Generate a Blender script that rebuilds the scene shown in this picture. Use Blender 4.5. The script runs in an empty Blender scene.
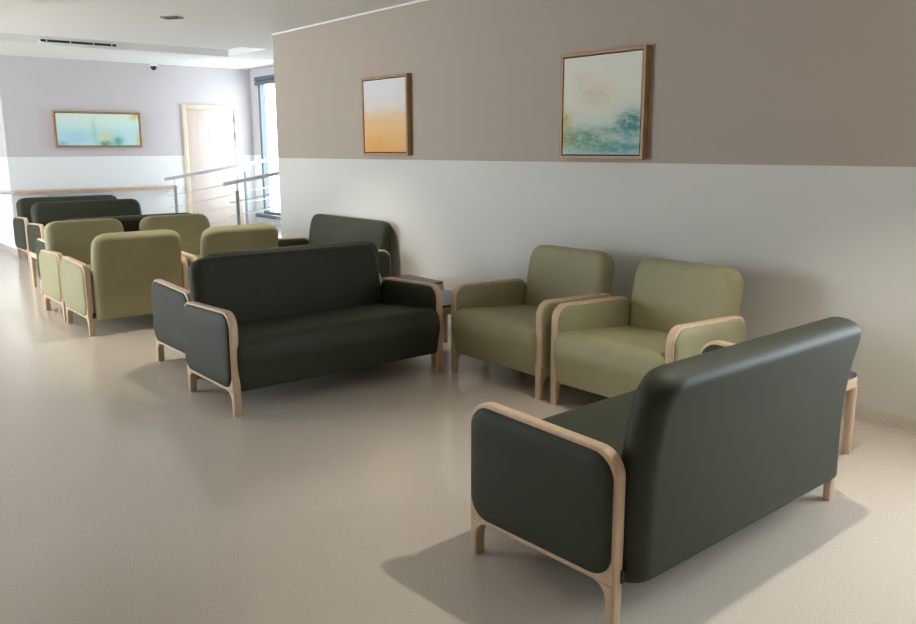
import bpy, bmesh, math
from mathutils import Matrix, Vector
S = bpy.context.scene
COL = S.collection
PI = math.pi

# ------------------------------------------------------------------ materials
def mat(name, col, rough=.5, metal=0., spec=.5, coat=0., coat_rough=.2, sheen=0.):
    m = bpy.data.materials.new(name); m.use_nodes = True
    b = m.node_tree.nodes['Principled BSDF']
    b.inputs['Base Color'].default_value = (*col, 1)
    b.inputs['Roughness'].default_value = rough
    b.inputs['Metallic'].default_value = metal
    b.inputs['Specular IOR Level'].default_value = spec
    b.inputs['Coat Weight'].default_value = coat
    b.inputs['Coat Roughness'].default_value = coat_rough
    b.inputs['Sheen Weight'].default_value = sheen
    return m

def srgb(r, g, b):
    f = lambda c: (c/255/12.92) if c <= 10 else ((c/255+.055)/1.055)**2.4
    return (f(r), f(g), f(b))

def node(m, t, **kw):
    n = m.node_tree.nodes.new(t)
    for k, v in kw.items(): setattr(n, k, v)
    return n

def link(m, a, b): m.node_tree.links.new(a, b)
def bsdf(m): return m.node_tree.nodes['Principled BSDF']

def coords(m, scale=(1, 1, 1), kind='Object'):
    tc = node(m, 'ShaderNodeTexCoord'); mp = node(m, 'ShaderNodeMapping')
    mp.inputs['Scale'].default_value = scale
    link(m, tc.outputs[kind], mp.inputs['Vector'])
    return mp.outputs['Vector']

def ramp(m, fac, stops):
    r = node(m, 'ShaderNodeValToRGB')
    e = r.color_ramp.elements
    while len(e) < len(stops): e.new(.5)
    for el, (p, c) in zip(e, stops):
        el.position = p; el.color = (*c, 1)
    link(m, fac, r.inputs['Fac'])
    return r.outputs['Color']

def noise(m, vec, scale, detail=3, rough=.5):
    n = node(m, 'ShaderNodeTexNoise')
    n.inputs['Scale'].default_value = scale; n.inputs['Detail'].default_value = detail
    n.inputs['Roughness'].default_value = rough
    link(m, vec, n.inputs['Vector'])
    return n.outputs['Fac']

def mix(m, fac, a, b, blend='MIX'):
    n = node(m, 'ShaderNodeMix'); n.data_type = 'RGBA'; n.blend_type = blend
    for s, v in ((n.inputs[0], fac), (n.inputs[6], a), (n.inputs[7], b)):
        if isinstance(v, (int, float)): s.default_value = v
        elif isinstance(v, tuple): s.default_value = (*v, 1)
        else: link(m, v, s)
    return n.outputs[2]

def bump(m, h, strength, dist=.002):
    n = node(m, 'ShaderNodeBump')
    n.inputs['Strength'].default_value = strength; n.inputs['Distance'].default_value = dist
    link(m, h, n.inputs['Height']); link(m, n.outputs['Normal'], bsdf(m).inputs['Normal'])

def vinyl(name, col, rough, spec=.5):
    m = mat(name, col, rough, spec=spec)
    v = coords(m)
    c2 = tuple(c*.95 for c in col); c3 = tuple(min(1, c*1.04) for c in col)
    link(m, ramp(m, noise(m, v, 9, 4), [(.3, c2), (.7, c3)]), bsdf(m).inputs['Base Color'])
    bump(m, noise(m, v, 420, 2), .12, .001)
    return m

def timber(name, dark, light, rough=.45, scale=(1, 1, 1)):
    m = mat(name, light, rough)
    v = coords(m, scale)
    f = noise(m, v, 4.5, 5, .6)
    link(m, ramp(m, f, [(.25, dark), (.75, light)]), bsdf(m).inputs['Base Color'])
    bump(m, f, .05)
    return m

M = {}
M['olive'] = vinyl('olive_vinyl', srgb(156, 149, 112), .55, .4)
M['green'] = vinyl('dark_green_vinyl', srgb(54, 57, 41), .6, .34)
M['beech'] = timber('beech_wood', srgb(200, 168, 134), srgb(220, 192, 160), .42, (6, 6, 1.2))
M['frame_oak'] = timber('frame_oak', srgb(158, 120, 80), srgb(184, 142, 98), .5, (3, 3, 3))
M['door_wood'] = timber('door_wood', srgb(212, 194, 182), srgb(224, 208, 197), .5, (7, 7, .5))
M['door_frame'] = timber('door_frame_wood', srgb(218, 200, 172), srgb(230, 214, 188), .5, (5, 5, .6))
M['rail_wood'] = timber('rail_wood', srgb(204, 164, 134), srgb(220, 184, 154), .4, (1, 6, 6))
M['black_top'] = mat('black_laminate', srgb(46, 47, 49), .3)
M['black'] = mat('black_plastic', srgb(22, 22, 22), .5)
M['chrome'] = mat('brushed_steel', srgb(226, 228, 230), .4, .35)
M['steel_dark'] = mat('post_steel', srgb(172, 176, 180), .45, .3)
M['window_metal'] = mat('window_metal', srgb(92, 102, 112), .45)
M['white'] = mat('white_paint', srgb(232, 232, 230), .8)
M['plate_white'] = mat('plate_white', srgb(238, 238, 238), .4)
M['plate_grey'] = mat('plate_grey', srgb(205, 205, 214), .4)
M['gap'] = mat('frame_gap', srgb(58, 42, 28), .8)

def paint(name, col):
    m = mat(name, col, .75, spec=.3)
    bump(m, noise(m, coords(m), 160, 3), .06, .001)
    return m
M['taupe'] = paint('taupe_paint', srgb(180, 166, 151))
M['lower'] = paint('pale_paint', srgb(216, 213, 204))
M['far_upper'] = paint('far_taupe_paint', srgb(206, 200, 200))
M['far_lower'] = paint('far_white_paint', srgb(238, 239, 238))
M['ceiling'] = paint('ceiling_paint', srgb(236, 234, 230))
M['base'] = None

def floor_mat(name, k=1.0):
    m = mat(name, (.5, .45, .4), .3, spec=.5)
    v = coords(m)
    a = srgb(205*k, 192*k, 175*k); b = srgb(223*k, 211*k, 196*k)
    base = ramp(m, noise(m, v, 130, 4, .7), [(.35, a), (.65, b)])
    c = mix(m, .28, base, ramp(m, noise(m, v, 260, 2, .6), [(.36, srgb(166*k, 152*k, 132*k)), (.5, srgb(216*k, 204*k, 185*k)), (.64, srgb(244*k, 236*k, 222*k))]))
    link(m, c, bsdf(m).inputs['Base Color'])
    r = ramp(m, noise(m, v, 3, 3), [(.3, (.15,)*3), (.7, (.19,)*3)])
    link(m, r, bsdf(m).inputs['Roughness'])
    return m
M['floor'] = floor_mat('speckled_vinyl_floor')
M['base'] = floor_mat('speckled_coving', .92)

def glass_mat(name='window_glass', tint=(.94, .97, 1)):
    m = bpy.data.materials.new(name); m.use_nodes = True
    nt = m.node_tree; nt.nodes.clear()
    o = nt.nodes.new('ShaderNodeOutputMaterial'); t = nt.nodes.new('ShaderNodeBsdfTransparent')
    g = nt.nodes.new('ShaderNodeBsdfGlossy'); g.inputs['Roughness'].default_value = .02
    t.inputs['Color'].default_value = (*tint, 1)
    x = nt.nodes.new('ShaderNodeMixShader'); x.inputs[0].default_value = .04
    nt.links.new(t.outputs[0], x.inputs[1]); nt.links.new(g.outputs[0], x.inputs[2])
    nt.links.new(x.outputs[0], o.inputs[0])
    return m
M['glass'] = glass_mat()
M['dimming_glass'] = glass_mat('dimming_glass', (.7, .73, .75))      # tint added to dim daylight on the far door; two faces per pane

def lamp_mat(name, col, st):
    m = mat(name, col, .5)
    bsdf(m).inputs['Emission Color'].default_value = (*col, 1)
    bsdf(m).inputs['Emission Strength'].default_value = st
    return m
M['lens'] = lamp_mat('lamp_lens', (1, .93, .8), 12)

# paintings: painted on the canvas, so colour belongs to the surface (Generated coords: 0..1 over the canvas)
def canvas_mat(name, kind):
    m = mat(name, (.8, .8, .8), .7)
    tc = node(m, 'ShaderNodeTexCoord'); sp = node(m, 'ShaderNodeSeparateXYZ')
    link(m, tc.outputs['UV'], sp.inputs[0])
    u, v = sp.outputs['X'], sp.outputs['Y']
    def math2(op, a, b):
        n = node(m, 'ShaderNodeMath', operation=op)
        for i, q in enumerate((a, b)):
            if isinstance(q, (int, float)): n.inputs[i].default_value = q
            else: link(m, q, n.inputs[i])
        return n.outputs[0]
    def blob(cu, cv, su, sv, amp=1.):          # soft painted patch
        du = math2('DIVIDE', math2('SUBTRACT', u, cu), su); dv = math2('DIVIDE', math2('SUBTRACT', v, cv), sv)
        d = math2('ADD', math2('MULTIPLY', du, du), math2('MULTIPLY', dv, dv))
        g = math2('POWER', 2.718, math2('MULTIPLY', d, -1.0))
        return math2('MULTIPLY', g, math2('MULTIPLY', math2('MAXIMUM', math2('ADD', math2('MULTIPLY', n2, 3.4), -.85), .12), amp))
    mp = node(m, 'ShaderNodeMapping'); link(m, tc.outputs['UV'], mp.inputs['Vector'])
    mp.inputs['Scale'].default_value = {'ochre': (2, 5, 1), 'teal': (2.2, 4.5, 1), 'aqua': (11, 2.2, 1)}[kind]
    n1 = noise(m, mp.outputs['Vector'], 2.0, 6, .65); n2 = noise(m, mp.outputs['Vector'], 4.5, 5, .7)
    vv = math2('ADD', v, math2('MULTIPLY', math2('SUBTRACT', n1, .5), .22))
    if kind == 'ochre':
        c = ramp(m, vv, [(.0, srgb(226, 172, 104)), (.3, srgb(232, 186, 126)), (.5, srgb(228, 196, 152)), (.63, srgb(224, 214, 204)), (1, srgb(222, 222, 224))])
        c = mix(m, blob(.35, .1, .25, .12, .7), c, srgb(226, 156, 60))
        c = mix(m, blob(.3, .42, .4, .05, .35), c, srgb(226, 168, 92))
    elif kind == 'teal':
        c = ramp(m, vv, [(0, srgb(190, 208, 196)), (.12, srgb(196, 214, 204)), (.3, srgb(214, 220, 206)), (.5, srgb(226, 224, 206)), (1, srgb(228, 226, 210))])
        c = mix(m, blob(.88, .3, .16, .13, 1.3), c, srgb(60, 134, 132))
        c = mix(m, blob(.7, .25, .16, .04, .8), c, srgb(82, 146, 140))
        c = mix(m, blob(.72, .07, .4, .06, 1.2), c, srgb(86, 158, 154))
        c = mix(m, blob(.3, .16, .34, .12, 1.1), c, srgb(112, 156, 124))
        c = mix(m, blob(.03, .36, .1, .1, .9), c, srgb(196, 178, 96))
        c = mix(m, blob(.05, .18, .12, .09, .8), c, srgb(150, 150, 66))
        c = mix(m, blob(.42, .6, .22, .14, .5), c, srgb(214, 184, 124))
        c = mix(m, blob(.22, .78, .16, .08, .3), c, srgb(220, 190, 150))
    else:
        c = ramp(m, vv, [(0, srgb(200, 230, 236)), (.45, srgb(196, 232, 232)), (.7, srgb(216, 240, 230)), (1, srgb(226, 240, 226))])
        c = mix(m, blob(.22, .25, .2, .2, .6), c, srgb(160, 204, 236))
        c = mix(m, blob(.72, .14, .07, .16, 1.1), c, srgb(64, 176, 160))
        c = mix(m, blob(.57, .06, .07, .09, 1.2), c, srgb(72, 152, 44))
        c = mix(m, blob(.58, .3, .1, .16, .7), c, srgb(224, 214, 120))
        c = mix(m, blob(.44, .35, .03, .4, .6), c, srgb(130, 204, 160))
        c = mix(m, blob(.95, .93, .06, .12, 1.0), c, srgb(206, 190, 60))
        c = mix(m, blob(.98, .15, .03, .3, .9), c, srgb(226, 204, 84))
        c = mix(m, blob(.05, .06, .06, .08, .7), c, srgb(70, 176, 156))
    link(m, c, bsdf(m).inputs['Base Color'])
    return m

# ------------------------------------------------------------------ mesh helpers
def mesh_obj(name, verts, faces, m, parent=None, smooth=True, mats=None, idx=None, angle=35):
    me = bpy.data.meshes.new(name); me.from_pydata([tuple(v) for v in verts], [], faces)
    bm = bmesh.new(); bm.from_mesh(me); bmesh.ops.recalc_face_normals(bm, faces=bm.faces); bm.to_mesh(me); bm.free()
    for q in (mats or [m]): me.materials.append(q)
    if idx:
        for p, i in zip(me.polygons, idx): p.material_index = i
    o = bpy.data.objects.new(name, me); COL.objects.link(o)
    if parent: o.parent = parent
    if smooth:
        me.polygons.foreach_set('use_smooth', [True]*len(me.polygons))
        me.set_sharp_from_angle(angle=math.radians(angle))
    return o

class MB:
    """collects shapes into one mesh"""
    def __init__(s): s.bm = bmesh.new()
    def box(s, x0, x1, y0, y1, z0, z1, bevel=0, seg=2):
        r = bmesh.ops.create_cube(s.bm, size=1)
        bmesh.ops.transform(s.bm, matrix=Matrix.Translation(((x0+x1)/2, (y0+y1)/2, (z0+z1)/2)) @ Matrix.Diagonal((x1-x0, y1-y0, z1-z0, 1)), verts=r['verts'])
        if bevel:
            es = list({e for v in r['verts'] for e in v.link_edges})
            bmesh.ops.bevel(s.bm, geom=es, offset=bevel, segments=seg, affect='EDGES', profile=.5)
        return s
    def tube(s, pts, r, n=12):
        pts = [Vector(p) for p in pts]; rings = []
        for i, p in enumerate(pts):
            d = (pts[min(i+1, len(pts)-1)]-pts[max(i-1, 0)]).normalized()
            a = d.cross(Vector((0, 0, 1)) if abs(d.z) < .9 else Vector((1, 0, 0))).normalized(); b = d.cross(a)
            rr = r[i] if isinstance(r, (list, tuple)) else r
            rings.append([s.bm.verts.new(p + (a*math.cos(2*PI*k/n)+b*math.sin(2*PI*k/n))*rr) for k in range(n)])
        for A, B in zip(rings, rings[1:]):
            for k in range(n): s.bm.faces.new((A[k], A[(k+1) % n], B[(k+1) % n], B[k]))
        s.bm.faces.new(rings[0][::-1]); s.bm.faces.new(rings[-1])
        return s
    def lathe(s, prof, c, n=24):
        rings = []
        for r, z in prof:
            rings.append([s.bm.verts.new((c[0]+r*math.cos(2*PI*k/n), c[1]+r*math.sin(2*PI*k/n), c[2]+z)) for k in range(n)])
        for A, B in zip(rings, rings[1:]):
            for k in range(n): s.bm.faces.new((A[k], A[(k+1) % n], B[(k+1) % n], B[k]))
        s.bm.faces.new(rings[0][::-1]); s.bm.faces.new(rings[-1])
        return s
    def build(s, name, m, parent=None, smooth=True, angle=35):
        bmesh.ops.recalc_face_normals(s.bm, faces=s.bm.faces)
        me = bpy.data.meshes.new(name); s.bm.to_mesh(me); s.bm.free()
        me.materials.append(m)
        o = bpy.data.objects.new(name, me); COL.objects.link(o)
        if parent: o.parent = parent
        if smooth:
            me.polygons.foreach_set('use_smooth', [True]*len(me.polygons)); me.set_sharp_from_angle(angle=math.radians(angle))
        return o

def tag(o, label, cat, group=None):
    o['label'] = label; o['category'] = cat
    if group: o['group'] = group
    return o
def thing(name, loc, rz=0):
    o = bpy.data.objects.new(name, None); COL.objects.link(o)
    o.location = loc; o.rotation_euler.z = rz; o.empty_display_size = .1
    return o
def struct(o): o['kind'] = 'structure'; return o
def copy_tree(o, parent=None):
    c = o.copy(); COL.objects.link(c)
    if parent: c.parent = parent
    for ch in list(o.children): copy_tree(ch, c)
    return c

def rounded(poly, seg=8):
    """polygon of (x, y, radius) -> list of points with rounded corners"""
    out = []; n = len(poly)
    for i, (x, y, r) in enumerate(poly):
        p = Vector((x, y)); 
        if r <= 0: out.append(p); continue
        a = (Vector(poly[i-1][:2])-p).normalized(); b = (Vector(poly[(i+1) % n][:2])-p).normalized()
        ang = a.angle(b); t = r/math.tan(ang/2); c = p+(a+b).normalized()*(r/math.sin(ang/2))
        s, e = p+a*t-c, p+b*t-c
        a0 = math.atan2(s.y, s.x); da = math.atan2(e.y, e.x)-a0
        while da > PI: da -= 2*PI
        while da < -PI: da += 2*PI
        for k in range(seg+1): out.append(c+Vector((math.cos(a0+da*k/seg), math.sin(a0+da*k/seg)))*r)
    return out

def offset_loop(pts, d):
    """move a closed 2D outline inwards by d (mitred)"""
    n = len(pts); out = []
    for i in range(n):
        a, p, b = pts[i-1], pts[i], pts[(i+1) % n]
        u = (p-a).normalized(); v = (b-p).normalized()
        nu = Vector((-u.y, u.x)); nv = Vector((-v.y, v.x)); m = nu+nv
        if m.length < 1e-6: m = nu
        m.normalize(); out.append(p+m*(d/max(.45, m.dot(nu))))
    return out
def area2(p): return sum(p[i-1].x*p[i].y-p[i].x*p[i-1].y for i in range(len(p)))
def clean(p):
    q = []
    for v in p:
        if not q or (v-q[-1]).length > 1e-5: q.append(Vector(v))
    if (q[0]-q[-1]).length < 1e-5: q.pop()
    return q

def plate(name, loops, thick, bevel, m, place, parent=None):
    """2D outline (first loop outer, others holes) extruded by thick with rounded edges; place maps (u, v, w) to xyz"""
    bm = bmesh.new(); K = 4; caps = ([], [])
    for j, lp in enumerate(loops):
        lp = clean(lp)
        if (area2(lp) > 0) != (j == 0): lp.reverse()      # outer ccw, holes cw: 'inwards' is into the wood for both
        rings = []
        for k in range(K+1):
            a = PI/2*k/K; rings.append((bevel*(1-math.sin(a)), -(thick/2-bevel+bevel*math.cos(a))))
        rings += [(d, -w) for d, w in reversed(rings)]
        vr = [[bm.verts.new((p.x, p.y, w)) for p in offset_loop(lp, d)] for d, w in rings]
        n = len(lp)
        for A, B in zip(vr, vr[1:]):
            for i in range(n): bm.faces.new((A[i], A[(i+1) % n], B[(i+1) % n], B[i]))
        for c, r in ((0, vr[0]), (1, vr[-1])):
            caps[c].extend(bm.edges.get((r[i], r[(i+1) % n])) for i in range(n))
    for c in caps:
        bmesh.ops.triangle_fill(bm, use_beauty=True, use_dissolve=False, edges=c)
    for v in bm.verts: v.co = place(*v.co)
    bmesh.ops.recalc_face_normals(bm, faces=bm.faces)
    me = bpy.data.meshes.new(name); bm.to_mesh(me); bm.free(); me.materials.append(m)
    me.polygons.foreach_set('use_smooth', [True]*len(me.polygons)); me.set_sharp_from_angle(angle=math.radians(40))
    o = bpy.data.objects.new(name, me); COL.objects.link(o)
    if parent: o.parent = parent
    return o

def pillow(name, w, h, r, prof, m, place, parent=None, seg=8):
    """rounded-rectangle cushion; prof = list of (inset, half thickness) from the rim inwards"""
    rings = []; verts = []; faces = []
    def ring(d, t):
        ww, hh, rr = w/2-d, h/2-d, max(r-d*.75, .004)
        pts = rounded([(-ww, -hh, rr), (ww, -hh, rr), (ww, hh, rr), (-ww, hh, rr)], seg)
        i0 = len(verts); verts.extend(place(p[0], p[1], t) for p in pts); rings.append(range(i0, i0+len(pts)))
    for d, t in reversed(prof): ring(d, -t)
    for d, t in prof: ring(d, t)
    for A, B in zip(rings, rings[1:]):
        n = len(A)
        for k in range(n): faces.append((A[k], A[(k+1) % n], B[(k+1) % n], B[k]))
    faces.append(tuple(rings[0])[::-1]); faces.append(tuple(rings[-1]))
    return mesh_obj(name, verts, faces, m, parent, angle=60)

# ------------------------------------------------------------------ furniture (front towards local -Y)
LY = .298                                     # legs at y = -LY and +LY
def arm_side(root, x, parent_fab):
    pl = lambda u, v, w: (x+w, u, v)
    o = LY+.019; i = LY-.014
    outer = rounded([(-o, .128, 0), (-o, .566, .085), (o, .545, .085), (o, .128, 0)], 10)
    inner = rounded([(-i, .156, .045), (-i, .534, .055), (i, .514, .055), (i, .156, .045)], 8)
    plate('arm_frame', [outer, inner], .047, .010, M['beech'], pl, root)
    for s in (-1, 1):
        f = .06
        pts = [(s*o, .131), (s*(o-.002), .0), (s*(i+.002), 0.0), (s*i, .131-f)]
        pts += [(s*(i-f+f*math.cos(a)), .131-f+f*math.sin(a)) for a in [PI/2*k/8 for k in range(1, 9)]]
        plate('leg', [[Vector(p) for p in pts]], .044, .008, M['beech'], pl, root)
    # upholstered panel inside the wooden loop
    pw, ph = 2*o-.022, .404
    sh = lambda u, v, w: (x+w, u, .351+v-.021*((u+pw/2)/pw)*(v+ph/2)/ph)
    pillow('arm_panel', pw, ph, .080, [(.0, .0225), (.002, .028), (.008, .033), (.022, .038), (.05, .0405), (.10, .041)], parent_fab, sh, root, seg=10)

def seat_profile():
    p = rounded([(-.312, .128, .02), (-.348, .30, .10), (-.332, .418, .06), (.27, .372, .02), (.28, .16, .03), (-.1, .128, 0)], 8)
    return p

def make_seat(root, hw, m):
    prof = seat_profile(); cy = sum(p.x for p in prof)/len(prof); cz = .27
    verts = []; faces = []; rings = []
    R = .03
    xs = [(-hw+R*(1-math.sin(a)), R*(1-math.cos(a))) for a in [PI/2*k/6 for k in range(6, -1, -1)]]
    secs = xs + [(hw*t, 0) for t in (-.8, -.5, -.2, .2, .5, .8)] + [(-x, d) for x, d in reversed(xs)]
    for x, d in secs:
        c = 1-(abs(x)/hw)**2.5                   # crown towards the middle
        i0 = len(verts)
        for p in prof:
            y, z = p.x, p.y
            k = max(0, 1-d/.16)
            y = cy+(y-cy)*(1-d/.30); z = cz+(z-cz)*(1-d/.14)
            if z > .3: z += .012*c
            verts.append((x, y, z))
        rings.append(range(i0, i0+len(prof)))
    for A, B in zip(rings, rings[1:]):
        n = len(A)
        for k in range(n): faces.append((A[k], A[(k+1) % n], B[(k+1) % n], B[k]))
    faces.append(tuple(rings[0])[::-1]); faces.append(tuple(rings[-1]))
    return mesh_obj('seat', verts, faces, m, root, angle=50)

BACK = [(.304, .118), (.302, .22), (.302, .32), (.305, .42), (.314, .52), (.330, .62), (.352, .71), (.368, .775)]
def back_curve(v):
    n = len(BACK)-1; t = v*n; i = min(int(t), n-1); f = t-i
    g = lambda k: Vector(BACK[max(0, min(n, k))])
    p0, p1, p2, p3 = g(i-1), g(i), g(i+1), g(i+2)
    p = .5*((2*p1)+(p2-p0)*f+(2*p0-5*p1+4*p2-p3)*f*f+(3*p1-p0-3*p2+p3)*f**3)
    return p
def make_back(root, hw, m):
    N = 44; L = sum((Vector(BACK[k+1])-Vector(BACK[k])).length for k in range(len(BACK)-1))
    RC, RB = .135, .035
    vs = [0]+[ .012*k for k in (.15, .5, 1, 2, 3)] + [.05+(L-.15)*k/16 for k in range(17)] + [L-.10+.10*math.sin(PI/2*k/12) for k in range(1, 13)]
    verts = []; faces = []; rings = []
    hw0 = hw
    for s in vs:
        t = s/L; hw = hw0-.006*t; p = back_curve(t); q = back_curve(min(1, t+.01)); o = back_curve(max(0, t-.01)); d = (q-o).normalized(); nrm = Vector((d.y, -d.x))
        w = hw
        if s > L-RC: w = hw-RC+math.sqrt(max(0, RC*RC-(s-L+RC)**2))
        if s < RB: w = hw-RB+math.sqrt(max(0, RB*RB-(RB-s)**2))
        th = .060
        TR = .06
        if s > L-TR: th *= math.sqrt(max(.0004, 1-((s-L+TR)/TR)**2))
        if s < .03: th *= math.sqrt(max(.0004, 1-((.03-s)/.03)**2))
        i0 = len(verts); ex = .07                # edge rounding
        n8 = 8
        half = [(w-ex+ex*math.sin(a), math.cos(a)) for a in [PI/2*k/n8 for k in range(n8+1)]]
        loop = half + [(x, -c) for x, c in reversed(half[:-1])]
        loop = loop + [(-x, c) for x, c in reversed(loop)]
        for x, c in loop:
            b = 1+.10*(1-(abs(x)/hw)**2)          # slight fullness in the middle
            pt = p+nrm*(th*c*b if c > 0 else th*c)
            verts.append((x, pt.x, pt.y))
        rings.append(range(i0, i0+len(loop)))
    for A, B in zip(rings, rings[1:]):
        n = len(A)
        for k in range(n): faces.append((A[k], A[(k+1) % n], B[(k+1) % n], B[k]))
    faces.append(tuple(rings[0])[::-1]); faces.append(tuple(rings[-1]))
    return mesh_obj('backrest', verts, faces, m, root, angle=60)

def make_lounge(name, W, fab):
    """W = distance between leg centres across the width"""
    root = thing(name, (0, 0, 0))
    for s in (-1, 1): arm_side(root, s*W/2, fab)
    make_seat(root, W/2-.010, fab)
    make_back(root, W/2-.030, fab)
    for s in (-1, 1):
        k = MB().box(s*(W/2-.02)-.012, s*(W/2-.02)+.012, LY+.010, LY+.024, .135, .175, .002).build('bracket', M['black'], root)
        k['label'] = 'small black bracket'
    return root

def make_table():
    root = thing('side_table', (0, 0, 0))
    h = .255; pl = lambda z: (lambda u, v, w: (u, v, z+w))
    sq = lambda a, r: rounded([(-a, -a, r), (a, -a, r), (a, a, r), (-a, a, r)], 8)
    t = plate('table_top', [sq(h-.003, .045)], .014, .004, M['black_top'], pl(.382), root); t['label'] = 'black laminate top'
    plate('apron', [sq(h, .048), sq(h-.028, .03)], .05, .006, M['beech'], pl(.350), root)
    for sx in (-1, 1):
        for sy in (-1, 1):
            x, y = sx*(h-.026), sy*(h-.026)
            MB().tube([(x, y, 0), (x, y, .02), (x, y, .25), (x, y, .335)], [.018, .0195, .0225, .024], 16).build('leg', M['beech'], root)
    return root

WS, WC = 1.37, .755
sofa0 = make_lounge('sofa', WS, M['green'])
chair0 = make_lounge('armchair', WC, M['olive'])
table0 = make_table()
used = set()
def put(proto, x, y, rz, label, cat, group):
    o = proto if id(proto) not in used else copy_tree(proto)
    used.add(id(proto))
    o.location = (x, y, 0); o.rotation_euler.z = rz
    return tag(o, label, cat, group)

GS, GC, GT = 'dark green sofas of the waiting area', 'olive armchairs of the waiting area', 'low side tables of the waiting area'
AWAY, TOWARD, WALLF = PI, 0, -PI/2      # facing +y, -y, -x
X0 = 1.775
put(sofa0, X0+WS/2+.006, 1.765, AWAY+math.radians(1.3), 'dark green two-seat sofa nearest the camera, its grey-green back turned to us', 'sofa', GS)
put(sofa0, X0+WS/2+.01, 4.323, TOWARD, 'nearly black-green sofa facing us in the middle of the room', 'sofa', GS)
put(sofa0, X0+WS/2+.13, 5.168, AWAY, 'dark green sofa standing back to back behind the middle sofa, only its arm end showing', 'sofa', GS)
put(sofa0, 3.765, 5.885+WS/2, WALLF, 'dark green sofa with its back against the long wall, under the ochre picture', 'sofa', GS)
put(chair0, 3.535, 3.583, WALLF, 'olive armchair against the long wall, the one next to the middle dark sofa', 'armchair', GC)
put(chair0, 3.527, 2.700, WALLF, 'olive armchair against the long wall, directly behind the nearest sofa', 'armchair', GC)
put(chair0, X0+.003+WC/2, 6.86, AWAY, 'olive armchair whose full back faces us, left of the middle dark sofa', 'armchair', GC)
put(chair0, X0+.844+WC/2, 6.83, AWAY, 'olive armchair with a brightly lit back top peeking over the middle dark sofa', 'armchair', GC)
put(chair0, X0+.015+WC/2, 7.60, TOWARD, 'olive armchair at far left facing us, pushed front to front with another armchair', 'armchair', GC)
put(chair0, X0+.853+WC/2, 7.61, TOWARD, 'olive armchair facing us below the railing post, second from the left in its row', 'armchair', GC)
put(sofa0, 1.97+WS/2, 8.49, AWAY, 'dark green sofa mostly hidden behind the far olive armchairs, its dark back between them', 'sofa', GS)
put(sofa0, 2.36+WS/2, 10.60, TOWARD, 'dark green sofa facing us in the far group, the front one below the long picture', 'sofa', GS)
put(sofa0, 2.45+WS/2, 11.76, TOWARD, 'rearmost dark green sofa, against the far wall below the wooden handrail', 'sofa', GS)
put(table0, 3.485, 1.905, 0, 'low side table with black top at the right end of the nearest sofa', 'side table', GT)
put(table0, 3.475, 4.42, 0, 'low black-topped side table between the middle sofa and an olive armchair', 'side table', GT)
put(table0, 3.70, 5.20, 0, 'low black-topped side table in the corner beside the wall sofa', 'side table', GT)
put(table0, 2.245, 9.12, 0, 'low side table at far left in front of the far sofas, lit white by daylight', 'side table', GT)

# ------------------------------------------------------------------ room
XW, YE, YF, XR, XL, YB, ZC = 4.20, 8.08, 12.30, 5.98, -3.5, -2.5, 2.555
ZP = 1.304
XF = 2.48                       # free left end of the far wall
ZS = 2.595                      # underside of the far ceiling strip
struct(MB().box(XL-.2, XR+.3, YB-.2, 17.2, -.1, 0).build('floor', M['floor'], smooth=False))

def wall(name, boxes, upper=None, lower=None):
    """boxes split at the paint line into an upper and a lower colour"""
    v = []; f = []; idx = []
    for (x0, x1, y0, y1, z0, z1) in boxes:
        cuts = [z0]+([ZP] if z0 < ZP < z1 else [])+[z1]
        for a, b in zip(cuts, cuts[1:]):
            i = len(v)
            v += [(x0, y0, a), (x1, y0, a), (x1, y1, a), (x0, y1, a), (x0, y0, b), (x1, y0, b), (x1, y1, b), (x0, y1, b)]
            for q in ((0, 3, 2, 1), (4, 5, 6, 7), (0, 1, 5, 4), (1, 2, 6, 5), (2, 3, 7, 6), (3, 0, 4, 7)):
                f.append(tuple(i+k for k in q)); idx.append(0 if (a+b)/2 > ZP else 1)
    me = bpy.data.meshes.new(name); me.from_pydata(v, [], f)
    me.materials.append(upper or M['taupe']); me.materials.append(lower or M['lower'])
    me.polygons.foreach_set('material_index', idx)
    o = bpy.data.objects.new(name, me); COL.objects.link(o)
    return struct(o)
BW0, BW1, BZ0, BZ1 = -.2, 1.15, .45, 2.0     # window of the long wall, behind the camera's right shoulder
wall('wall_right', [(XW, XW+.2, YB, BW0, 0, ZC+.4), (XW, XW+.2, BW1, YE, 0, ZC+.4), (XW, XW+.2, BW0, BW1, 0, BZ0), (XW, XW+.2, BW0, BW1, BZ1, ZC+.4)])
wall('wall_return', [(XW+.2, XR, YE-.2, YE, 0, ZC+.4)])
wall('wall_far', [(XF, XR+.1, YF, YF+.2, 0, ZC+.4)], M['far_upper'], M['far_lower'])
wall('wall_far_return', [(XF, XF+.2, YF+.2, 17.0, 0, ZC+.4)], M['far_upper'], M['far_lower'])
wall('wall_end', [(XL, XF+.2, 17.0, 17.2, 0, ZC+.4)], M['far_upper'], M['far_lower'])
# window wall beyond the ramp
WY0, WY1, WZ0, WZ1 = 11.1, 12.05, .38, 2.45
wall('wall_ramp', [(XR, XR+.1, YE-.2, WY0, 0, ZC+.4), (XR, XR+.1, WY1, YF, 0, ZC+.4), (XR, XR+.1, WY0, WY1, 0, WZ0), (XR, XR+.1, WY0, WY1, WZ1, ZC+.4)], M['far_upper'], M['far_lower'])
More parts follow.
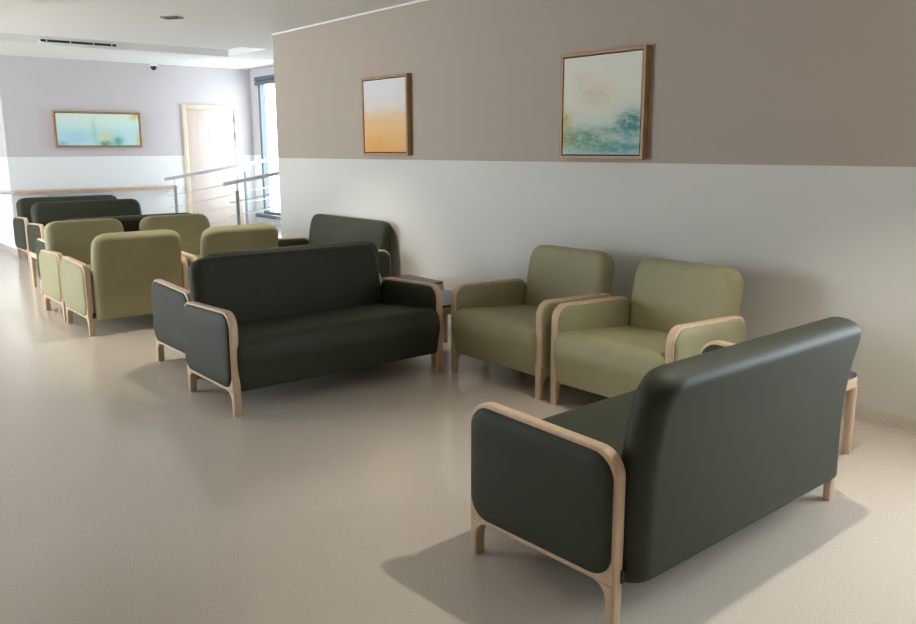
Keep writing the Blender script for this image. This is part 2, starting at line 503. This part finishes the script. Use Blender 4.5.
# left wall with its glazing
LWIN = [(7.3, 8.8), (9.1, 10.6), (10.9, 12.25)]
LZ0, LZ1 = .12, 2.48
bx = []; y = YB
for a, b in LWIN:
    bx.append((XL-.2, XL, y, a, 0, ZC+.4)); bx.append((XL-.2, XL, a, b, 0, LZ0)); bx.append((XL-.2, XL, a, b, LZ1, ZC+.4)); y = b
bx.append((XL-.2, XL, y, 17.0, 0, ZC+.4))
wall('wall_left', bx, M['taupe'], M['taupe'])
wall('wall_back', [(XL-.2, XW+.2, YB-.2, YB, 0, ZC+.4)], M['taupe'], M['taupe'])

# ceiling with its recessed trough
TX, TY0, TY1, ZT, TN = 4.93, 9.67, 10.75, 2.84, 9.33
c = MB()
c.box(XL-.2, 4.42, YB-.2, TY0, ZC, ZC+.03)
c.box(4.42, XR+.1, YB-.2, TN, ZC, ZC+.03)
c.box(TX, XR+.1, TN, TY1, ZS, ZS+.03)
c.box(XL-.2, XR+.1, TY1, 17.2, ZS, ZS+.03)
c.box(XL-.2, XR+.1, 9.0, 11.2, ZT, ZT+.1)
c.box(XL-.2, TX+.12, TY1, TY1+.12, ZS+.03, ZT)
c.box(TX, TX+.12, 9.1, TY1, ZS+.03, ZT)
c.box(XL-.2, 4.54, TY0-.12, TY0, ZC+.03, ZT)
c.box(4.54, TX+.1, TN-.12, TN, ZC+.03, ZT)
struct(c.build('ceiling', M['ceiling'], smooth=False))
struct(MB().box(XL, 1.63, YB, 7.6, 2.45, ZC+.02).build('ceiling_beam', M['ceiling'], smooth=False))
struct(MB().box(XW-.010, XW+.01, YB, YE, ZC-.014, ZC+.01).build('trim_1', M['ceiling'], smooth=False))
# coved skirting in the floor vinyl
def skirt(name, prof, p0, p1, nrm):
    v = []; f = []
    for p in (p0, p1):
        for d, z in prof: v.append((p[0]+nrm[0]*d, p[1]+nrm[1]*d, z))
    n = len(prof)
    for k in range(n): f.append((k, (k+1) % n, n+(k+1) % n, n+k))
    f.append(tuple(range(n))); f.append(tuple(range(n, 2*n)))
    return struct(mesh_obj(name, v, f, M['base'], angle=50))
SK = [(-.005, -.01), (.030, -.01), (.030, .001), (.020, .004), (.011, .012), (.006, .026), (.005, .082), (.0, .088), (-.005, .088)]
skirt('baseboard_right', SK, (XW, YB), (XW, YE), (-1, 0))
skirt('baseboard_far', SK, (XF, YF), (XR, YF), (0, -1))
skirt('baseboard_far_return', SK, (XF, YF), (XF, 17), (-1, 0))

# ramp up to the glass door
v = [(4.35, 9.55, 0.001), (XR, 9.55, .001), (XR, 11.65, .001), (4.35, 11.65, .001), (XR, 9.55, .256), (XR, 11.65, .256)]
f = [(0, 3, 2, 1), (0, 4, 5, 3), (1, 2, 5, 4), (0, 1, 4), (3, 5, 2)]
struct(mesh_obj('ramp', v, f, M['floor'], smooth=False))

# window beyond the ramp
def window(name, x, y0, y1, z0, z1, bars, depth=.06, glass='glass'):
    w = MB(); t = .06
    w.box(x, x+depth, y0, y0+t, z0, z1).box(x, x+depth, y1-t, y1, z0, z1).box(x, x+depth, y0+t, y1-t, z0, z0+t).box(x, x+depth, y0+t, y1-t, z1-t, z1)
    root = struct(w.build(name, M['window_metal'], smooth=False))
    for q in bars: MB().box(x+.01, x+depth-.01, q-.025, q+.025, z0+t, z1-t).build('mullion', M['window_metal'], root, smooth=False)
    MB().box(x+.027, x+.033, y0+t-.01, y1-t+.01, z0+t-.01, z1-t+.01).build('glass_pane', M[glass], root, smooth=False)
    return root
w1 = window('window_1', XR+.0, WY0, WY1, WZ0, WZ1, [], .09, 'dimming_glass')
MB().box(XR-.05, XR+.0, 11.0, WY1+.02, 2.345, 2.402, .004).build('operator_cover', M['window_metal'], w1)
MB().box(XR-.05, XR+.0, 11.0, WY1+.02, 2.41, 2.468, .004).build('operator_cover', M['window_metal'], w1)
MB().box(XR-.10, XR+.02, WY0-.05, WY1+.1, WZ0-.03, WZ0+.02, .004).build('window_sill', M['window_metal'], w1)
for i, (a, b) in enumerate(LWIN): window('window_%d' % (i+2), XL-.12, a, b, LZ0, LZ1, [(a+b)/2])
window('window_5', XW+.06, BW0, BW1, BZ0, BZ1, [(BW0+BW1)/2])

# door in the far wall
D0, D1, DT = 4.86, 5.74, 2.045
d = struct(MB().box(D0, D0+.065, YF-.025, YF+.01, 0, DT, .004).box(D1-.065, D1, YF-.025, YF+.01, 0, DT, .004).box(D0+.064, D1-.064, YF-.024, YF+.01, DT-.065, DT-.001, .004).build('door_1', M['door_frame']))
MB().box(D0+.068, D1-.068, YF-.014, YF+.01, .005, DT-.068, .003).build('door_leaf', M['door_wood'], d)
for z in (1.84, 1.59): MB().tube([(D1-.067, YF-.03, z-.053), (D1-.067, YF-.03, z+.053)], .011, 10).build('hinge', M['steel_dark'], d)
MB().box(5.125, 5.228, YF-.02, YF-.012, 1.565, 1.685, .002).build('sign_plate', M['plate_white'], d)
MB().box(5.24, 5.355, YF-.02, YF-.012, 1.565, 1.685, .002).build('sign_plate', M['plate_grey'], d)
h = MB().lathe([(.026, 0), (.026, .008)], (0, 0, 0), 20)
bmesh.ops.transform(h.bm, matrix=Matrix.Translation((4.99, YF-.012, 1.0)) @ Matrix.Rotation(PI/2, 4, 'X'), verts=h.bm.verts)
h.tube([(4.99, YF-.014, 1.0), (4.99, YF-.06, 1.0), (5.015, YF-.065, 1.0), (5.10, YF-.065, 1.0)], .009, 10)
h.build('handle', M['chrome'], d)

# wall handrail
r = thing('wall_handrail', (2.36, YF, .028)); tag(r, 'wooden handrail with steel brackets along the far wall, above the rearmost sofa', 'handrail')
L0, L1 = .13, 2.28
def railbar(z, rad): return [(L0, -.085, z), (L1, -.085, z)]
MB().box(L0, L1, -.105, -.065, .80, .845, .012, 3).build('rail', M['rail_wood'], r)
MB().tube([(L0-.02, -.085, .795), (L1+.02, -.085, .795)], .012, 10).build('steel_bar', M['chrome'], r)
MB().tube([(L0+.02, -.085, .82), (L0-.03, -.085, .82), (-.0, -.07, .82), (-.005, .02, .82), (-.005, .55, .82)], .019, 12).build('end_bend', M['chrome'], r)
MB().tube([(L1-.01, -.085, .82), (L1+.05, -.085, .82), (L1+.06, -.06, .82), (L1+.06, 0, .82)], .019, 12).build('end_bend', M['chrome'], r)
for x in (.55, 1.4, 2.2): MB().tube([(x, -.085, .79), (x, -.08, .765), (x, -.01, .755), (x, 0, .755)], .008, 8).build('bracket', M['chrome'], r)

# ramp railings
SL = .157
def railing(y, x0, z0, x1, label, posts):
    g = thing('ramp_railing', (x0, y, 0)); tag(g, label, 'railing', 'steel railings of the ramp')
    n = x1-x0
    k = Matrix.Rotation(-math.atan(SL), 4, 'Y')
    b = MB().box(0, n/math.cos(math.atan(SL)), -.025, .025, -.025, .018, .006)
    bmesh.ops.transform(b.bm, matrix=Matrix.Translation((0, 0, z0)) @ k, verts=b.bm.verts)
    b.build('handrail', M['chrome'], g)
    for p in posts:
        zt = z0+SL*p-.02; zf = max(0, SL*(x0+p-4.35)) if x0+p > 4.35 else 0
        q = MB().box(p-.02, p+.02, -.010, .010, zf, zt-.09, .003).build('post', M['steel_dark'], g)
        MB().tube([(p, 0, zt-.10), (p, 0, zt)], .008, 8).build('stem', M['chrome'], q)
    for i in range(4):
        o = -.24-.165*i
        MB().tube([(posts[0]-.10, 0, z0+o+SL*(posts[0]-.1)), (n, 0, z0+o+SL*n)], .007, 8).build('cable', M['chrome'], g)
railing(11.6, 4.28, .99, XR-.01, 'far steel ramp railing crossing in front of the pale door', [.14, 1.2])
railing(9.6, 4.25, .985, XR-.01, 'near steel ramp railing, lower one in front of the window', [.17, 1.2])

# pictures
def picture(name, w, h, m, loc, rz, label):
    p = thing(name, loc, rz); tag(p, label, 'picture', 'framed abstract pictures')
    t, d = .021, .045                           # local: width along x, front towards -y
    lp = lambda a, b: [Vector(q) for q in ((-a, -b), (a, -b), (a, b), (-a, b))]
    plate('frame', [lp(w/2, h/2), lp(w/2-t, h/2-t)], d, .0015, M['frame_oak'], lambda u, v, k: (u, -d/2+k, v), p)
    b = MB().box(-w/2+t, w/2-t, -.012, -.002, -h/2+t, h/2-t).build('backing', M['gap'], p, smooth=False)
    g = .008; a, c = w/2-t-g, h/2-t-g
    cv = MB().box(-a, a, -d+.004, -.011, -c, c, .002)
    uv = cv.bm.loops.layers.uv.new('UV')
    for f in cv.bm.faces:
        for l in f.loops: l[uv].uv = ((l.vert.co.x+a)/(2*a), (l.vert.co.z+c)/(2*c))
    cv.build('canvas', m, p, smooth=False)
    return p
picture('framed_picture', .68, .665, canvas_mat('canvas_ochre', 'ochre'), (XW-.001, 6.035, 1.672), -PI/2, 'oak-framed abstract picture fading from grey to ochre, on the long wall')
picture('framed_picture', .70, .675, canvas_mat('canvas_teal', 'teal'), (XW-.001, 3.615, 1.664), -PI/2, 'oak-framed abstract picture of cream and teal, on the long wall above the armchairs')
picture('framed_picture', 1.16, .488, canvas_mat('canvas_aqua', 'aqua'), (3.655, YF-.001, 1.668), 0, 'wide oak-framed pale aqua and green picture on the far wall')

# air grille on the trough's far face
g = thing('air_grille', (3.09, TY1, 2.618)); tag(g, 'long white air grille with dark slots in the recessed ceiling edge', 'vent')
MB().box(-.47, .47, -.012, 0, -.033, .042, .003).build('frame', M['white'], g)
x = -.45
for w in (.07, .26, .26, .21, .06):
    s = MB().box(x, x+w-.012, -.014, -.011, .004, .030).build('slot', M['black'], g, smooth=False); x += w
    MB().box(s.data.vertices[0].co.x if False else x-w, x-.012, -.022, -.011, -.012, -.004, .001).build('blade', M['white'], g)

# dome camera
g = thing('ceiling_camera', (4.45, YF-.12, ZS)); tag(g, 'small black dome security camera on the ceiling edge by the far wall', 'security camera')
MB().lathe([(.052, 0), (.055, -.012), (.052, -.035), (.046, -.042)], (0, 0, 0), 24).build('base', M['white'], g)
MB().lathe([(.043, -.040), (.043, -.055), (.036, -.075), (.022, -.090), (.004, -.095)], (0, 0, 0), 24).build('dome', M['black'], g)

# recessed ceiling fitting in view
M['fitting'] = mat('bronze_fitting', srgb(120, 108, 104), .4)
g = thing('ceiling_fitting', (2.975, 7.61, ZC), -.9); tag(g, 'small dark rectangular fitting set in the ceiling', 'ceiling fitting')
MB().box(-.085, .085, -.055, .055, -.012, 0, .003).build('plate', M['fitting'], g)
MB().box(-.06, .06, -.03, .03, -.016, -.011, .002).build('grid', M['black'], g)

# downlights
def downlight(x, y, energy, label, ang=90, blend=.3, col=(1, .93, .82)):
    g = thing('downlight', (x, y, ZC)); tag(g, label, 'downlight', 'recessed ceiling downlights')
    b = MB().lathe([(.062, -.001), (.062, -.006), (.048, -.006), (.048, -.001)], (0, 0, 0), 24).build('trim_ring', M['white'], g)
    MB().lathe([(.046, -.001), (.046, -.004)], (0, 0, 0), 24).build('lens', M['lens'], g)
    l = bpy.data.lights.new('downlight_lamp', 'SPOT'); l.energy = energy; l.color = col
    l.spot_size = math.radians(ang); l.spot_blend = blend; l.shadow_soft_size = .03
    o = bpy.data.objects.new('downlight_lamp', l); COL.objects.link(o); o.location = (x, y, ZC-.02)
downlight(2.87, 1.50, 115, 'round recessed downlight above the nearest sofa', 90, .5)
downlight(2.95, 6.2, 125, 'round recessed downlight above the wall sofa', 90, .5)
downlight(.7, 4.7, 90, 'unseen fill downlight added over the open floor on the left', 140, 1, (1, .96, .9))  # unseen lamp, added to brighten the turned armchair back and left floor
downlight(.7, 9.3, 200, 'unseen fill downlight added ahead of the far sofas', 140, 1, (1, .98, .95))  # another added fill lamp out of view, lifts the far sofa backs

# ------------------------------------------------------------------ daylight
W = bpy.data.worlds.new('sky'); S.world = W; W.use_nodes = True
bg = W.node_tree.nodes['Background']; bg.inputs[0].default_value = (.89, .945, 1, 1); bg.inputs[1].default_value = 24.0
def portal(loc, rot, sx, sy):
    l = bpy.data.lights.new('window_portal', 'AREA'); l.shape = 'RECTANGLE'; l.size = sx; l.size_y = sy
    l.cycles.is_portal = True
    o = bpy.data.objects.new('window_portal', l); COL.objects.link(o); o.location = loc; o.rotation_euler = rot
for a, b in LWIN: portal((XL-.15, (a+b)/2, (LZ0+LZ1)/2), (0, -PI/2, 0), LZ1-LZ0, b-a)
portal((XR+.11, (WY0+WY1)/2, (WZ0+WZ1)/2), (0, PI/2, 0), WZ1-WZ0, WY1-WY0)
portal((XW+.15, (BW0+BW1)/2, (BZ0+BZ1)/2), (0, PI/2, 0), BZ1-BZ0, BW1-BW0)

# ------------------------------------------------------------------ camera
f, pitch, yaw, roll = 829.43, math.radians(11.1844), math.radians(39.4763), math.radians(-.2153)
def vec(x, y, w):
    c, s = math.cos(roll), math.sin(roll); x, y = c*x-s*y, s*x+c*y
    F = w*math.cos(pitch)+y*math.sin(pitch); Z = -w*math.sin(pitch)+y*math.cos(pitch)
    return Vector((F*math.sin(yaw)+x*math.cos(yaw), F*math.cos(yaw)-x*math.sin(yaw), Z))
cam = bpy.data.cameras.new('camera'); co = bpy.data.objects.new('camera', cam); COL.objects.link(co)
R = Matrix((vec(1, 0, 0), vec(0, 1, 0), -vec(0, 0, 1))).transposed().to_4x4()
co.matrix_world = Matrix.Translation((0, 0, 1.4)) @ R
cam.sensor_width = 36; cam.lens = f*36/916; cam.clip_start = .05
S.camera = co
S.view_settings.view_transform = 'Standard'; S.view_settings.look = 'None'
S.view_settings.exposure = -.3; S.view_settings.gamma = 1; S.view_settings.use_curve_mapping = False
